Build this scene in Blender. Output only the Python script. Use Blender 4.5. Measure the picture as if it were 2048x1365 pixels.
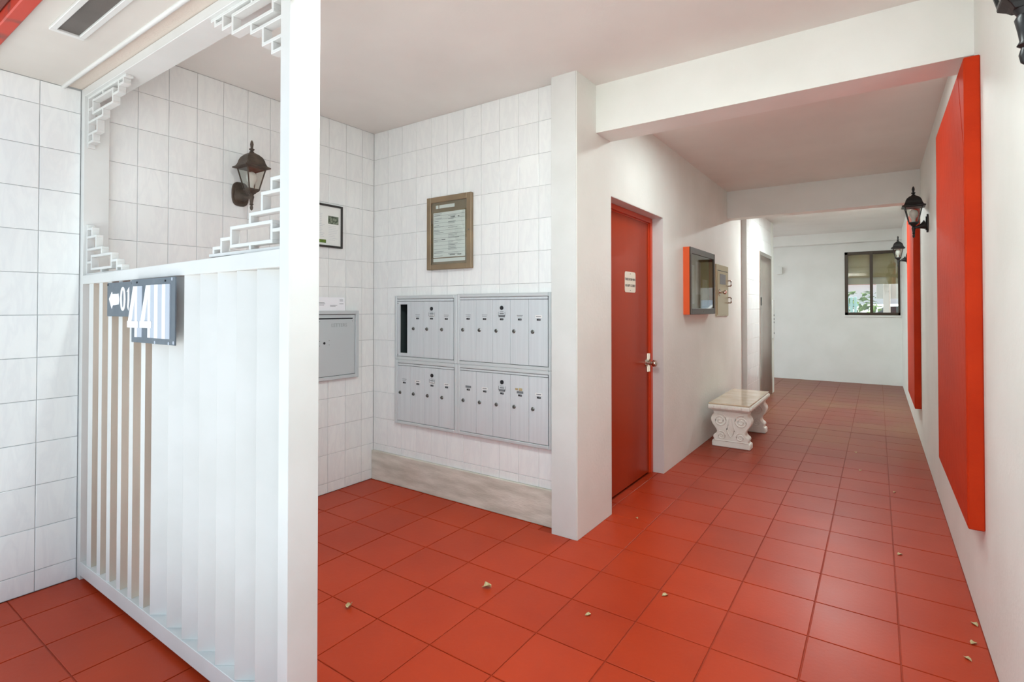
import bpy, bmesh, math, random
from mathutils import Vector, Matrix
random.seed(7)
R = math.radians
C = bpy.context.scene.collection
scene = bpy.context.scene
for o in list(bpy.data.objects): bpy.data.objects.remove(o)

# ------------------------------------------------------------------ camera
cam_d = bpy.data.cameras.new('camera'); cam = bpy.data.objects.new('camera', cam_d); C.objects.link(cam)
cam.location = (0, 0, 1.32)
cam.rotation_euler = (R(90 + 0.729), 0, R(34.751))
cam_d.sensor_width = 36.0; cam_d.lens = 1053.2 / 2048 * 36
cam_d.shift_y = -(682.5 - 603.4) / 2048
cam_d.clip_start = 0.05; cam_d.clip_end = 300
scene.camera = cam

# ------------------------------------------------------------------ sky, sun, exposure
world = bpy.data.worlds.new('sky'); scene.world = world; world.use_nodes = True
wn = world.node_tree; wn.nodes.clear()
wo = wn.nodes.new('ShaderNodeOutputWorld'); wb = wn.nodes.new('ShaderNodeBackground')
wb.inputs['Color'].default_value = (0.64, 0.82, 1.0, 1); wb.inputs['Strength'].default_value = 0.6
wn.links.new(wb.outputs[0], wo.inputs[0])
sun_d = bpy.data.lights.new('sun', 'SUN'); sun = bpy.data.objects.new('sun', sun_d); C.objects.link(sun)
sun_d.energy = 5.6; sun_d.angle = R(1); sun_d.color = (1.0, 0.985, 0.96)
sun.rotation_euler = (R(-4), R(25), 0)      # high sun over the street, running along the front: the entry itself is in open shade
vs = scene.view_settings
vs.view_transform = 'Standard'; vs.look = 'None'; vs.gamma = 1.0; vs.use_curve_mapping = False
vs.exposure = 0.93

LOBBY_W, PASS_W, FAR_W = 17, 7.5, 26      # the three added ceiling fill lights
# ------------------------------------------------------------------ key planes (metres; x right along the mailbox wall, y into the passage)
XL, YM, H = -3.229, 2.76, 2.685          # tiled left wall, mailbox wall, lobby ceiling
XP, XC, YP = -1.572, -1.407, 2.68        # pier front
XR, YW = 0.344, 11.10                    # right wall, end wall
HC = 2.655                               # passage ceiling
YG = 0.917                               # gate front
XE = -1.347                              # elevator wall

# ------------------------------------------------------------------ materials
def s2l(c):
    c = c / 255.0
    return c / 12.92 if c <= 0.04045 else ((c + 0.055) / 1.055) ** 2.4
def rgb(*c): return tuple(s2l(x) for x in c) + (1,)
class NT:
    def __init__(s, name):
        s.m = bpy.data.materials.new(name); s.m.use_nodes = True
        s.t = s.m.node_tree; s.b = s.t.nodes['Principled BSDF']
    def n(s, typ, **kw):
        nd = s.t.nodes.new(typ)
        for k, v in kw.items():
            if k in nd.inputs: nd.inputs[k].default_value = v
            else: setattr(nd, k, v)
        return nd
    def l(s, a, b): s.t.links.new(a, b)
def pos(nt, scale=(1, 1, 1), rot=(0, 0, 0), obj=False):
    if obj:
        g = nt.n('ShaderNodeTexCoord'); out = g.outputs['Object']
    else:
        g = nt.n('ShaderNodeNewGeometry'); out = g.outputs['Position']
    mp = nt.n('ShaderNodeMapping'); nt.l(out, mp.inputs['Vector'])
    mp.inputs['Scale'].default_value = scale; mp.inputs['Rotation'].default_value = rot
    return mp.outputs[0]
def mat(name, col, rough=.5, metal=0, col2=None, nscale=6, bump=0, bscale=60, ndet=4, contrast=(.35, .65), spec=None, stretch=(1, 1, 1), coat=0, obj=False):
    nt = NT(name); b = nt.b
    b.inputs['Base Color'].default_value = col; b.inputs['Roughness'].default_value = rough; b.inputs['Metallic'].default_value = metal
    if spec is not None: b.inputs['Specular IOR Level'].default_value = spec
    if coat: b.inputs['Coat Weight'].default_value = coat; b.inputs['Coat Roughness'].default_value = .12
    if col2 is not None:
        v = pos(nt, stretch, obj=obj)
        no = nt.n('ShaderNodeTexNoise', Scale=nscale, Detail=ndet); nt.l(v, no.inputs['Vector'])
        rp = nt.n('ShaderNodeValToRGB'); rp.color_ramp.elements[0].position = contrast[0]; rp.color_ramp.elements[1].position = contrast[1]
        rp.color_ramp.elements[0].color = col; rp.color_ramp.elements[1].color = col2
        nt.l(no.outputs['Fac'], rp.inputs['Fac']); nt.l(rp.outputs['Color'], b.inputs['Base Color'])
    if bump:
        v = pos(nt, stretch, obj=obj)
        no = nt.n('ShaderNodeTexNoise', Scale=bscale, Detail=5); nt.l(v, no.inputs['Vector'])
        bp = nt.n('ShaderNodeBump', Strength=bump, Distance=.004); nt.l(no.outputs['Fac'], bp.inputs['Height'])
        nt.l(bp.outputs[0], b.inputs['Normal'])
    return nt.m
M = {}
M['plaster'] = mat('plaster', rgb(238, 241, 235), .62, col2=rgb(231, 234, 227), nscale=2.2, bump=.35, bscale=45)
M['plaster_smooth'] = mat('plaster_smooth', rgb(241, 243, 238), .55, col2=rgb(235, 237, 231), nscale=2.5, bump=.12, bscale=30)
M['ceiling'] = mat('ceiling_paint', rgb(238, 236, 230), .8, col2=rgb(231, 228, 222), nscale=1.5, bump=.1, bscale=90)
M['grout'] = mat('grout', rgb(198, 200, 200), .8, col2=rgb(170, 174, 176), nscale=14)
M['white_paint'] = mat('white_paint', rgb(220, 221, 218), .38, col2=rgb(213, 214, 210), nscale=4, bump=.05, bscale=40)
M['slat_side'] = mat('weathered_slat_paint', rgb(220, 214, 200), .55, col2=rgb(200, 193, 178), nscale=5, stretch=(1, 1, .25), bump=.1)
M['soffit'] = mat('soffit_paint', rgb(216, 212, 204), .75, col2=rgb(208, 204, 196), nscale=2)
M['stucco_pink'] = mat('header_stucco', rgb(214, 202, 190), .85, bump=.5, bscale=120)
M['red_paint'] = mat('red_gloss_paint', rgb(170, 52, 8), .3, col2=rgb(156, 45, 6), nscale=3, bump=.06, bscale=20, stretch=(1, 1, .2), spec=.2)
M['red_frame'] = mat('red_frame_paint', rgb(205, 66, 28), .3)
M['panel_red'] = mat('panel_red_paint', rgb(198, 56, 18), .55, col2=rgb(184, 48, 14), nscale=3, bump=.4, bscale=38, stretch=(1, .25, 1), spec=.12)
M['orange'] = mat('orange_paint', rgb(232, 92, 34), .4)
M['fascia_red'] = mat('fascia_red', rgb(186, 52, 28), .5, col2=rgb(110, 60, 50), nscale=9, contrast=(.55, .75))
M['fascia_brown'] = mat('fascia_brown', rgb(112, 66, 58), .9, bump=.6, bscale=80)
M['alu'] = mat('brushed_aluminium', rgb(218, 224, 227), .42, .35, col2=rgb(211, 217, 220), nscale=5, stretch=(12, 12, .4), bump=.05, bscale=60)
M['alu_frame'] = mat('aluminium_frame', rgb(208, 214, 215), .45, .35)
M['emboss'] = mat('embossed_metal', rgb(178, 184, 185), .5, .3)
M['gap'] = mat('dark_gap', rgb(52, 56, 58), .8)
M['dark_hole'] = mat('dark_metal_inside', rgb(70, 80, 80), .6, .2)
M['lock'] = mat('lock_metal', rgb(120, 122, 118), .3, .9)
M['lock_dark'] = mat('lock_dark', rgb(30, 32, 36), .4, .3)
M['tag_black'] = mat('black_number_tag', rgb(30, 30, 32), .5)
M['tag_white'] = mat('white_paper_tag', rgb(238, 238, 236), .7)
M['tag_grey'] = mat('grey_name_tag', rgb(120, 124, 126), .6)
M['print'] = mat('printed_grey', rgb(120, 124, 128), .8)
M['print_dark'] = mat('printed_dark', rgb(40, 42, 46), .8)
M['bronze'] = mat('bronze_frame', rgb(150, 130, 102), .45, .3, col2=rgb(136, 119, 96), nscale=8)
M['bronze_dark'] = mat('dark_bronze_frame', rgb(62, 50, 38), .35, .4)
M['paper'] = mat('paper', rgb(238, 240, 236), .7)
M['paper_bright'] = mat('envelope_paper', rgb(246, 246, 250), .7)
M['frame_black'] = mat('black_picture_frame', rgb(38, 32, 28), .35)
M['photo_green'] = mat('printed_photo', rgb(50, 62, 44), .5, col2=rgb(150, 160, 140), nscale=60)
M['lamp_brown'] = mat('weathered_bronze_lamp', rgb(92, 78, 66), .55, .25, col2=rgb(70, 60, 52), nscale=22, bump=.2, bscale=150)
M['lamp_black'] = mat('black_lamp_iron', rgb(34, 32, 31), .4, .2, col2=rgb(26, 25, 25), nscale=20, bump=.1, bscale=100)
M['bulb'] = mat('frosted_bulb', rgb(240, 240, 236), .25)
M['steel'] = mat('satin_steel', rgb(196, 192, 184), .22, .95)
M['steel_brass'] = mat('warm_steel_panel', rgb(196, 182, 152), .32, .8)
M['knob'] = mat('polished_nickel', rgb(206, 196, 184), .14, 1)
M['bench_stone'] = mat('cast_stone', rgb(249, 248, 240), .5, col2=rgb(241, 239, 229), nscale=9, bump=.15, bscale=70)
M['bench_top'] = mat('polished_bench_top', rgb(222, 204, 178), .1, col2=rgb(206, 184, 152), nscale=7, coat=.5)
M['base_stone'] = mat('stained_plinth', rgb(226, 220, 208), .75, col2=rgb(196, 190, 176), nscale=4, stretch=(1, 1, 5), bump=.35, bscale=30)
M['sign_grey'] = mat('slate_grey_sign', rgb(96, 106, 114), .5, col2=rgb(112, 122, 130), nscale=14, contrast=(.5, .8))
M['sign_white'] = mat('sign_white', rgb(246, 247, 249), .5)
M['sign_shade'] = mat('sign_pale_grey', rgb(184, 192, 203), .5)
M['plate_cream'] = mat('cream_plate', rgb(236, 232, 214), .5)
M['leaf'] = mat('dry_leaf', rgb(206, 196, 150), .8, col2=rgb(168, 140, 96), nscale=80)
M['concrete'] = mat('concrete', rgb(204, 205, 204), .85, col2=rgb(190, 191, 190), nscale=3, bump=.2)
M['house_white'] = mat('house_white', rgb(234, 235, 236), .8)
M['hedge'] = mat('hedge_leaves', rgb(120, 150, 52), .7, col2=rgb(74, 108, 34), nscale=20)
M['fence_teal'] = mat('pale_teal_fence', rgb(176, 214, 208), .6)
M['car_white'] = mat('car_white', rgb(240, 240, 236), .25, coat=.6)
M['car_dark'] = mat('car_dark', rgb(40, 42, 46), .25, coat=.6)
M['tyre'] = mat('tyre', rgb(30, 30, 30), .8)
M['blind'] = mat('roller_blind', rgb(196, 182, 138), .85, col2=rgb(188, 173, 128), nscale=3)
M['fixture_dark'] = mat('smoked_diffuser', rgb(92, 84, 78), .35, col2=rgb(82, 74, 68), nscale=9)

def glass(name, col, mix, rough=.02):
    nt = NT(name); nt.t.nodes.remove(nt.b)
    out = nt.t.nodes['Material Output']
    tr = nt.n('ShaderNodeBsdfTransparent', Color=col); gl = nt.n('ShaderNodeBsdfGlossy', Roughness=rough)
    fr = nt.n('ShaderNodeLayerWeight', Blend=.5); pw = nt.n('ShaderNodeMath', operation='POWER'); pw.inputs[1].default_value = 5; mx = nt.n('ShaderNodeMixShader')
    nt.l(fr.outputs['Facing'], pw.inputs[0])
    ad = nt.n('ShaderNodeMath', operation='ADD'); ad.inputs[1].default_value = mix + .04; ad.use_clamp = True
    nt.l(pw.outputs[0], ad.inputs[0]); nt.l(ad.outputs[0], mx.inputs[0]); nt.l(tr.outputs[0], mx.inputs[1]); nt.l(gl.outputs[0], mx.inputs[2])
    nt.l(mx.outputs[0], out.inputs['Surface'])
    return nt.m
M['glass'] = glass('clear_glass', (.93, .95, .94, 1), .02)
M['glass_lamp'] = glass('lantern_glass', (.86, .88, .84, 1), .05, .06)
M['glass_case'] = glass('case_glass', (.80, .78, .72, 1), .06, .03)

def tile_mat():
    nt = NT('glazed_wall_tile'); b = nt.b
    b.inputs['Roughness'].default_value = .16; b.inputs['Specular IOR Level'].default_value = .5
    oi = nt.n('ShaderNodeObjectInfo')
    g = nt.n('ShaderNodeNewGeometry')
    cm = nt.n('ShaderNodeCombineXYZ')
    mu = nt.n('ShaderNodeMath', operation='MULTIPLY'); mu.inputs[1].default_value = 40; nt.l(oi.outputs['Random'], mu.inputs[0])
    nt.l(mu.outputs[0], cm.inputs[0]); nt.l(mu.outputs[0], cm.inputs[2])
    va = nt.n('ShaderNodeVectorMath', operation='ADD'); nt.l(g.outputs['Position'], va.inputs[0]); nt.l(cm.outputs[0], va.inputs[1])
    mp = nt.n('ShaderNodeMapping'); mp.inputs['Rotation'].default_value = (R(35), R(-35), 0); mp.inputs['Scale'].default_value = (9, 9, 2.2)
    nt.l(va.outputs[0], mp.inputs['Vector'])
    no = nt.n('ShaderNodeTexNoise', Scale=1.6, Detail=6, Roughness=.6, Distortion=.6); nt.l(mp.outputs[0], no.inputs['Vector'])
    rp = nt.n('ShaderNodeValToRGB'); cr = rp.color_ramp
    cr.elements[0].position = .40; cr.elements[0].color = rgb(243, 245, 243)
    cr.elements[1].position = .60; cr.elements[1].color = rgb(243, 245, 243)
    e = cr.elements.new(.5); e.color = rgb(238, 240, 239)
    nt.l(no.outputs['Fac'], rp.inputs['Fac'])
    hs = nt.n('ShaderNodeHueSaturation'); nt.l(rp.outputs['Color'], hs.inputs['Color'])
    mr = nt.n('ShaderNodeMapRange'); mr.inputs['To Min'].default_value = .965; mr.inputs['To Max'].default_value = 1.01
    nt.l(oi.outputs['Random'], mr.inputs['Value']); nt.l(mr.outputs[0], hs.inputs['Value']); nt.l(hs.outputs[0], b.inputs['Base Color'])
    n2 = nt.n('ShaderNodeTexNoise', Scale=7, Detail=1); nt.l(va.outputs[0], n2.inputs['Vector'])
    bp = nt.n('ShaderNodeBump', Strength=.15, Distance=.004); nt.l(n2.outputs['Fac'], bp.inputs['Height']); nt.l(bp.outputs[0], b.inputs['Normal'])
    return nt.m
M['tile'] = tile_mat()

def floor_mat(name, base, dark, rough):
    nt = NT(name); b = nt.b
    b.inputs['Roughness'].default_value = rough; b.inputs['Specular IOR Level'].default_value = .24
    v = pos(nt)
    n1 = nt.n('ShaderNodeTexNoise', Scale=1.7, Detail=5); nt.l(v, n1.inputs['Vector'])
    rp = nt.n('ShaderNodeValToRGB'); rp.color_ramp.elements[0].position = .35; rp.color_ramp.elements[1].position = .68
    rp.color_ramp.elements[0].color = base; rp.color_ramp.elements[1].color = dark
    nt.l(n1.outputs['Fac'], rp.inputs['Fac'])
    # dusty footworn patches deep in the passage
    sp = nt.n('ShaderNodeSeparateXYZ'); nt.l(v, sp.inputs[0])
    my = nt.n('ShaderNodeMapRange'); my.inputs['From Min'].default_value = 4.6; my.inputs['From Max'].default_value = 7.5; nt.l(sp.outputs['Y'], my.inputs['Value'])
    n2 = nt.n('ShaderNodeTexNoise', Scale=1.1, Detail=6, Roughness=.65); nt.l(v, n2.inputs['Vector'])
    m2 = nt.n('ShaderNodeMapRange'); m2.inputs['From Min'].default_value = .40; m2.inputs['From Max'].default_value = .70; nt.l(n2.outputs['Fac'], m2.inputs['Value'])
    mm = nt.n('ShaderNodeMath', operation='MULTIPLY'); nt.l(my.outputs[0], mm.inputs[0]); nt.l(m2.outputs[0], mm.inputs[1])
    # base paint turns to a darker brown further into the passage
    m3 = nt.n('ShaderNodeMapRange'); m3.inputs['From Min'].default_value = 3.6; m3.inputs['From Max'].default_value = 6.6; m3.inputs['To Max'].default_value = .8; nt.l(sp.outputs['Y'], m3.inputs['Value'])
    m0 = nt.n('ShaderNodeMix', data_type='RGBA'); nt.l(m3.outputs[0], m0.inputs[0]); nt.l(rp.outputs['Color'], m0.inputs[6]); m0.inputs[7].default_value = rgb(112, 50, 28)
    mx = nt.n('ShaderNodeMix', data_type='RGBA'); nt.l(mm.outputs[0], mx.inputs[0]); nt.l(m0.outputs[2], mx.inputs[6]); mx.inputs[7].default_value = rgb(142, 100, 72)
    oi = nt.n('ShaderNodeObjectInfo')
    hs = nt.n('ShaderNodeHueSaturation'); mr = nt.n('ShaderNodeMapRange'); mr.inputs['To Min'].default_value = .94; mr.inputs['To Max'].default_value = 1.03
    nt.l(oi.outputs['Random'], mr.inputs['Value']); nt.l(mr.outputs[0], hs.inputs['Value']); nt.l(mx.outputs[2], hs.inputs['Color'])
    nt.l(hs.outputs[0], b.inputs['Base Color'])
    rr = nt.n('ShaderNodeMapRange'); rr.inputs['To Min'].default_value = rough; rr.inputs['To Max'].default_value = rough + .22
    nt.l(n2.outputs['Fac'], rr.inputs['Value']); nt.l(rr.outputs[0], b.inputs['Roughness'])
    n3 = nt.n('ShaderNodeTexNoise', Scale=55, Detail=3); nt.l(v, n3.inputs['Vector'])
    bp = nt.n('ShaderNodeBump', Strength=.12, Distance=.003); nt.l(n3.outputs['Fac'], bp.inputs['Height']); nt.l(bp.outputs[0], b.inputs['Normal'])
    return nt.m
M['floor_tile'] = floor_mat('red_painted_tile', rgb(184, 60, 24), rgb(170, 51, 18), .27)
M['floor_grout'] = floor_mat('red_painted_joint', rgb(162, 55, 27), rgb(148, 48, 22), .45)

def ramp_dirt(): pass

# ------------------------------------------------------------------ mesh helpers
class MB:
    def __init__(s): s.v = []; s.f = []; s.mi = []
    def add(s, vs_, fs, mi=0):
        o = len(s.v); s.v += [tuple(v) for v in vs_]; s.f += [tuple(i + o for i in f) for f in fs]; s.mi += [mi] * len(fs); return s
    def box(s, x0, x1, y0, y1, z0, z1, mi=0, M4=None):
        x0, x1 = min(x0, x1), max(x0, x1); y0, y1 = min(y0, y1), max(y0, y1); z0, z1 = min(z0, z1), max(z0, z1)
        v = [(x0, y0, z0), (x1, y0, z0), (x1, y1, z0), (x0, y1, z0), (x0, y0, z1), (x1, y0, z1), (x1, y1, z1), (x0, y1, z1)]
        if M4: v = [tuple(M4 @ Vector(p)) for p in v]
        return s.add(v, [(0, 3, 2, 1), (4, 5, 6, 7), (0, 1, 5, 4), (1, 2, 6, 5), (2, 3, 7, 6), (3, 0, 4, 7)], mi)
    def prism(s, pts, a, b, axis='Y', mi=0):
        # pts 2D polygon (counter clockwise or not), extruded from a to b along axis
        n = len(pts)
        def P(p, t):
            return {'Y': (p[0], t, p[1]), 'X': (t, p[0], p[1]), 'Z': (p[0], p[1], t)}[axis]
        v = [P(p, a) for p in pts] + [P(p, b) for p in pts]
        fs = [tuple(range(n)), tuple(range(2 * n - 1, n - 1, -1))] + [(i, i + n, (i + 1) % n + n, (i + 1) % n) for i in range(n)]
        return s.add(v, fs, mi)
    def lathe(s, prof, n=16, c=(0, 0, 0), axis='Z', mi=0, rot=0, cap=True):
        v = []; fs = []
        for r, h in prof:
            for k in range(n):
                t = 2 * math.pi * k / n + rot; p = (r * math.cos(t), r * math.sin(t), h)
                if axis == 'X': p = (p[2], p[0], p[1])
                if axis == 'Y': p = (p[0], p[2], p[1])
                v.append((p[0] + c[0], p[1] + c[1], p[2] + c[2]))
        m = len(prof)
        for i in range(m - 1):
            for k in range(n):
                fs.append((i * n + k, i * n + (k + 1) % n, (i + 1) * n + (k + 1) % n, (i + 1) * n + k))
        if cap: fs.append(tuple(range(n - 1, -1, -1))); fs.append(tuple((m - 1) * n + k for k in range(n)))
        return s.add(v, fs, mi)
    def tube(s, pts, r, n=8, mi=0):
        pts = [Vector(p) for p in pts]; v = []; fs = []
        up = Vector((0, 0, 1))
        for i, p in enumerate(pts):
            d = (pts[min(i + 1, len(pts) - 1)] - pts[max(i - 1, 0)]).normalized()
            a = d.cross(up)
            if a.length < 1e-3: a = d.cross(Vector((1, 0, 0)))
            a.normalize(); b = d.cross(a)
            rr = r[i] if isinstance(r, (list, tuple)) else r
            for k in range(n):
                t = 2 * math.pi * k / n; v.append(p + a * rr * math.cos(t) + b * rr * math.sin(t))
        for i in range(len(pts) - 1):
            for k in range(n): fs.append((i * n + k, i * n + (k + 1) % n, (i + 1) * n + (k + 1) % n, (i + 1) * n + k))
        fs.append(tuple(range(n - 1, -1, -1))); fs.append(tuple((len(pts) - 1) * n + k for k in range(n)))
        return s.add(v, fs, mi)
    def mesh(s, name, mats, bevel=0, smooth=False, seg=1):
        me = bpy.data.meshes.new(name); me.from_pydata(s.v, [], s.f)
        for m in (mats if isinstance(mats, (list, tuple)) else [mats]): me.materials.append(m)
        for p, i in zip(me.polygons, s.mi): p.material_index = i
        bm = bmesh.new(); bm.from_mesh(me)
        bmesh.ops.recalc_face_normals(bm, faces=bm.faces)
        if bevel:
            es = [e for e in bm.edges if len(e.link_faces) == 2 and e.calc_face_angle(0) > R(40)]
            bmesh.ops.bevel(bm, geom=es, offset=bevel, segments=seg, affect='EDGES', profile=.5)
        bm.to_mesh(me); bm.free()
        if smooth:
            for p in me.polygons: p.use_smooth = True
            me.set_sharp_from_angle(angle=R(38))
        return me
    def build(s, name, mats, parent=None, bevel=0, smooth=False, loc=None, rotz=0, seg=1):
        return link(name, s.mesh(name, mats, bevel, smooth, seg), parent, loc, rotz)
def link(name, me, parent=None, loc=None, rotz=0):
    o = bpy.data.objects.new(name, me); C.objects.link(o)
    if parent: o.parent = parent
    if loc: o.location = loc
    if rotz: o.rotation_euler = (0, 0, rotz)
    return o
def tag(o, label=None, cat=None, group=None, kind=None):
    if label: o['label'] = label
    if cat: o['category'] = cat
    if group: o['group'] = group
    if kind: o['kind'] = kind
    return o
def thing(name, label, cat, loc=(0, 0, 0), rotz=0, group=None):
    o = bpy.data.objects.new(name, None); C.objects.link(o); o.location = loc; o.rotation_euler = (0, 0, rotz); o.empty_display_size = .1
    return tag(o, label, cat, group)
def text_mesh(txt, size, mat_, depth=.0006, align='CENTER'):
    cu = bpy.data.curves.new('lettering', 'FONT'); cu.body = txt; cu.size = size; cu.extrude = depth; cu.align_x = align; cu.align_y = 'CENTER'; cu.resolution_u = 3
    ob = bpy.data.objects.new('tmp_text', cu); C.objects.link(ob)
    dg = bpy.context.evaluated_depsgraph_get(); dg.update()
    me = bpy.data.meshes.new_from_object(ob.evaluated_get(dg)); me.materials.clear(); me.materials.append(mat_)
    bpy.data.objects.remove(ob); bpy.data.curves.remove(cu)
    return me

# ------------------------------------------------------------------ tiles
_tc = {}
def tile_mesh(w, h, plane, m, ch=.0016, th=.004, rects=None):
    """tile lying in plane 'X' (normal +x), 'Y' (normal -y) or 'Z' (normal +z); origin at its low corner on the wall plane"""
    key = (round(w, 3), round(h, 3), plane, m.name)
    if rects is None and key in _tc: return _tc[key]
    mb = MB()
    for (a0, b0, a1, b1) in (rects or [(0, 0, w, h)]):
        lo = [(a0, b0), (a1, b0), (a1, b1), (a0, b1)]; hi = [(a0 + ch, b0 + ch), (a1 - ch, b0 + ch), (a1 - ch, b1 - ch), (a0 + ch, b1 - ch)]
        def P(p, d): return {'X': (d, p[0], p[1]), 'Y': (p[0], -d, p[1]), 'Z': (p[0], p[1], d)}[plane]
        v = [P(p, -th) for p in lo] + [P(p, -ch * .6) for p in lo] + [P(p, 0) for p in hi]
        fs = [(0, 1, 5, 4), (1, 2, 6, 5), (2, 3, 7, 6), (3, 0, 4, 7), (4, 5, 9, 8), (5, 6, 10, 9), (6, 7, 11, 10), (7, 4, 8, 11), (8, 9, 10, 11)]
        mb.add(v, fs)
    me = mb.mesh('tile', m)
    if rects is None: _tc[key] = me
    return me
def sub(r, h):
    a0, b0, a1, b1 = r; c0, d0, c1, d1 = h
    if c0 >= a1 or c1 <= a0 or d0 >= b1 or d1 <= b0: return [r]
    out = []
    if d0 > b0: out.append((a0, b0, a1, d0))
    if d1 < b1: out.append((a0, d1, a1, b1))
    l, u = max(b0, d0), min(b1, d1)
    if c0 > a0: out.append((a0, l, c0, u))
    if c1 < a1: out.append((c1, l, a1, u))
    return [q for q in out if q[2] - q[0] > .006 and q[3] - q[1] > .006]
def edges(lo, hi, start, step):
    k0 = math.ceil((lo - start) / step - 1e-6); out = [lo]
    v = start + k0 * step
    while v < hi - 1e-6:
        if v - out[-1] > .012: out.append(v)
        v += step
    if hi - out[-1] < .012: out[-1] = hi
    else: out.append(hi)
    return out
def lay(parent, plane, const, ae, be, m, gap, holes=(), jitter=.0006, name='tile'):
    n = 0
    for i in range(len(ae) - 1):
        for j in range(len(be) - 1):
            g = gap / 2
            r = (ae[i] + g, be[j] + g, ae[i + 1] - g, be[j + 1] - g)
            if r[2] - r[0] < .008 or r[3] - r[1] < .008: continue
            rs = [r]
            for h in holes: rs = [q for p in rs for q in sub(p, h)]
            if not rs: continue
            w, hh = r[2] - r[0], r[3] - r[1]
            if len(rs) == 1 and rs[0] == r: me = tile_mesh(w, hh, plane, m)
            else: me = tile_mesh(w, hh, plane, m, rects=[(q[0] - r[0], q[1] - r[1], q[2] - r[0], q[3] - r[1]) for q in rs])
            j_ = random.uniform(-jitter, 0)
            loc = {'X': (const + j_, r[0], r[1]), 'Y': (r[0], const - j_, r[1]), 'Z': (r[0], r[1], const + j_)}[plane]
            link(name, me, parent, loc); n += 1
    return n

# ================================================================== FLOOR
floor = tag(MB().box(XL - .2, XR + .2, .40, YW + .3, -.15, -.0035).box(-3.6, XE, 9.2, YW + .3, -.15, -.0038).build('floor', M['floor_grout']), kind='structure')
fx = edges(XL, XR, -1.149, .303)
fy = edges(.94, 6.66, 1.829 - .303 * 2, .303)
def floor_holes():
    return [(XL - .1, YM - .01, XP, 9), (XP - .1, YP, XC, 3.149), (XP - .2, 3.149, XC - .10, 4.155), (XP - .2, 4.155, XC, 9)]
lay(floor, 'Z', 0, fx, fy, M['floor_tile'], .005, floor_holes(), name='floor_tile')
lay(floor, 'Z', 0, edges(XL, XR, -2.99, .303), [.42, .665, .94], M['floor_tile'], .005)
far = MB()
fy2 = edges(6.66, YW, 1.829, .303)
fy2[0] = fy[-1]
for i in range(len(fx) - 1):
    for j in range(len(fy2) - 1):
        if fx[i + 1] < -1.5 and fy2[j] < 9.2: continue
        a0 = max(fx[i] + .0025, (XC if fy2[j] < 7.1 else (XE if fy2[j + 1] < 9.25 else -3)))
        if fx[i + 1] - a0 < .02: continue
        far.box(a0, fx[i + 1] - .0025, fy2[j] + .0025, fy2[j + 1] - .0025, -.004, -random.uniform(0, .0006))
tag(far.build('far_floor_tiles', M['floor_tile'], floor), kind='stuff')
# pavement, street
tag(MB().box(-30, 30, -30, .40, -.2, -.01).build('ground', M['concrete']), kind='structure')
tag(MB().box(-30, -3.6, .40, 40, -.2, -.03).box(-3.6, 30, YW + .35, 40, -.2, -.03).box(.6, 30, .40, YW + .35, -.2, -.03).build('ground', M['concrete']), kind='structure')

# street front behind the camera: added white block across the road, bounces daylight in
tag(MB().box(-22, 22, -16, -14, -.1, 3.0).build('opposite_bounce_block', M['house_white']), kind='structure')
tag(MB().box(XL - .25, XL - .01, .29, .30, -.1, 3.0).build('wall_left_outer', M['house_white']), kind='structure')
tag(MB().box(-9, -8, 6, 15, -.1, 5).build('side_bounce_block', M['house_white']), kind='structure')  # added unseen white block, bounces sun towards the end wall
# ================================================================== WALLS
wl = tag(MB().box(XL - .2, XL - .004, .30, YM + .2, 0, 3.0).build('wall_left', M['grout']), kind='structure')
zr = edges(0.001, H, .073, .2003)
lay(wl, 'X', XL, edges(1.022, YM, 1.16, .1487), zr, M['tile'], .0022)
lay(wl, 'X', XL, edges(.32, .916, .760, .149), edges(.001, 2.395, .097, .1985), M['tile'], .003, jitter=.0015)
# mailbox wall, with the opening that takes the mailbox units
OX0, OX1, OZ0, OZ1 = -2.955, -1.628, .473, 1.398
wb_ = tag(MB().box(XL - .2, OX0, YM + .004, YM + .2, 0, 3).box(OX1, XP + .05, YM + .004, YM + .2, 0, 3)
          .box(OX0, OX1, YM + .004, YM + .2, 0, OZ0).box(OX0, OX1, YM + .004, YM + .2, OZ1, 3).box(OX0 - .1, OX1 + .1, YM + .19, YM + .22, OZ0 - .1, OZ1 + .1).build('wall_back', M['grout']), kind='structure')
xc_ = [XL] + [-1.714 - .1505 * k for k in range(9, -1, -1)] + [XP]
zm_ = edges(.222, H, .073, .2003)
lay(wb_, 'Y', YM, xc_, zm_, M['tile'], .0018, [(OX0, OZ0, OX1, OZ1)])
tag(MB().box(XL + .001, XP + .002, YM - .018, YM + .004, 0, .222).build('baseboard_back', M['base_stone'], bevel=.003), kind='structure')
# pier between lobby and passage, passage left wall with the door recess
pl = MB().box(XP, XC, YP, 3.149, 0, H).box(XP - .25, XC, 3.149, 4.155, 2.047, 2.8).box(XP - .25, XC, 4.155, 7.13, 0, 2.8).box(XP, XC, YP, 3.149, H, 2.8).box(XP - .25, XP, 2.97, 3.149, 0, 2.8)
wp = tag(pl.build('wall_passage', M['plaster']), kind='structure')
# white painted front skin of the pier and of the door reveal
tag(MB().box(XP - .003, XC - .004, YP - .004, YP, 0, H).build('trim_1', M['white_paint'], bevel=.001), kind='structure')
tag(MB().box(-1.497, XC - .001, 4.151, 4.155, 0, 2.047).box(-1.497, XC - .001, 3.149, 4.155, 2.043, 2.047).build('trim_2', M['white_paint']), kind='structure')
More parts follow.
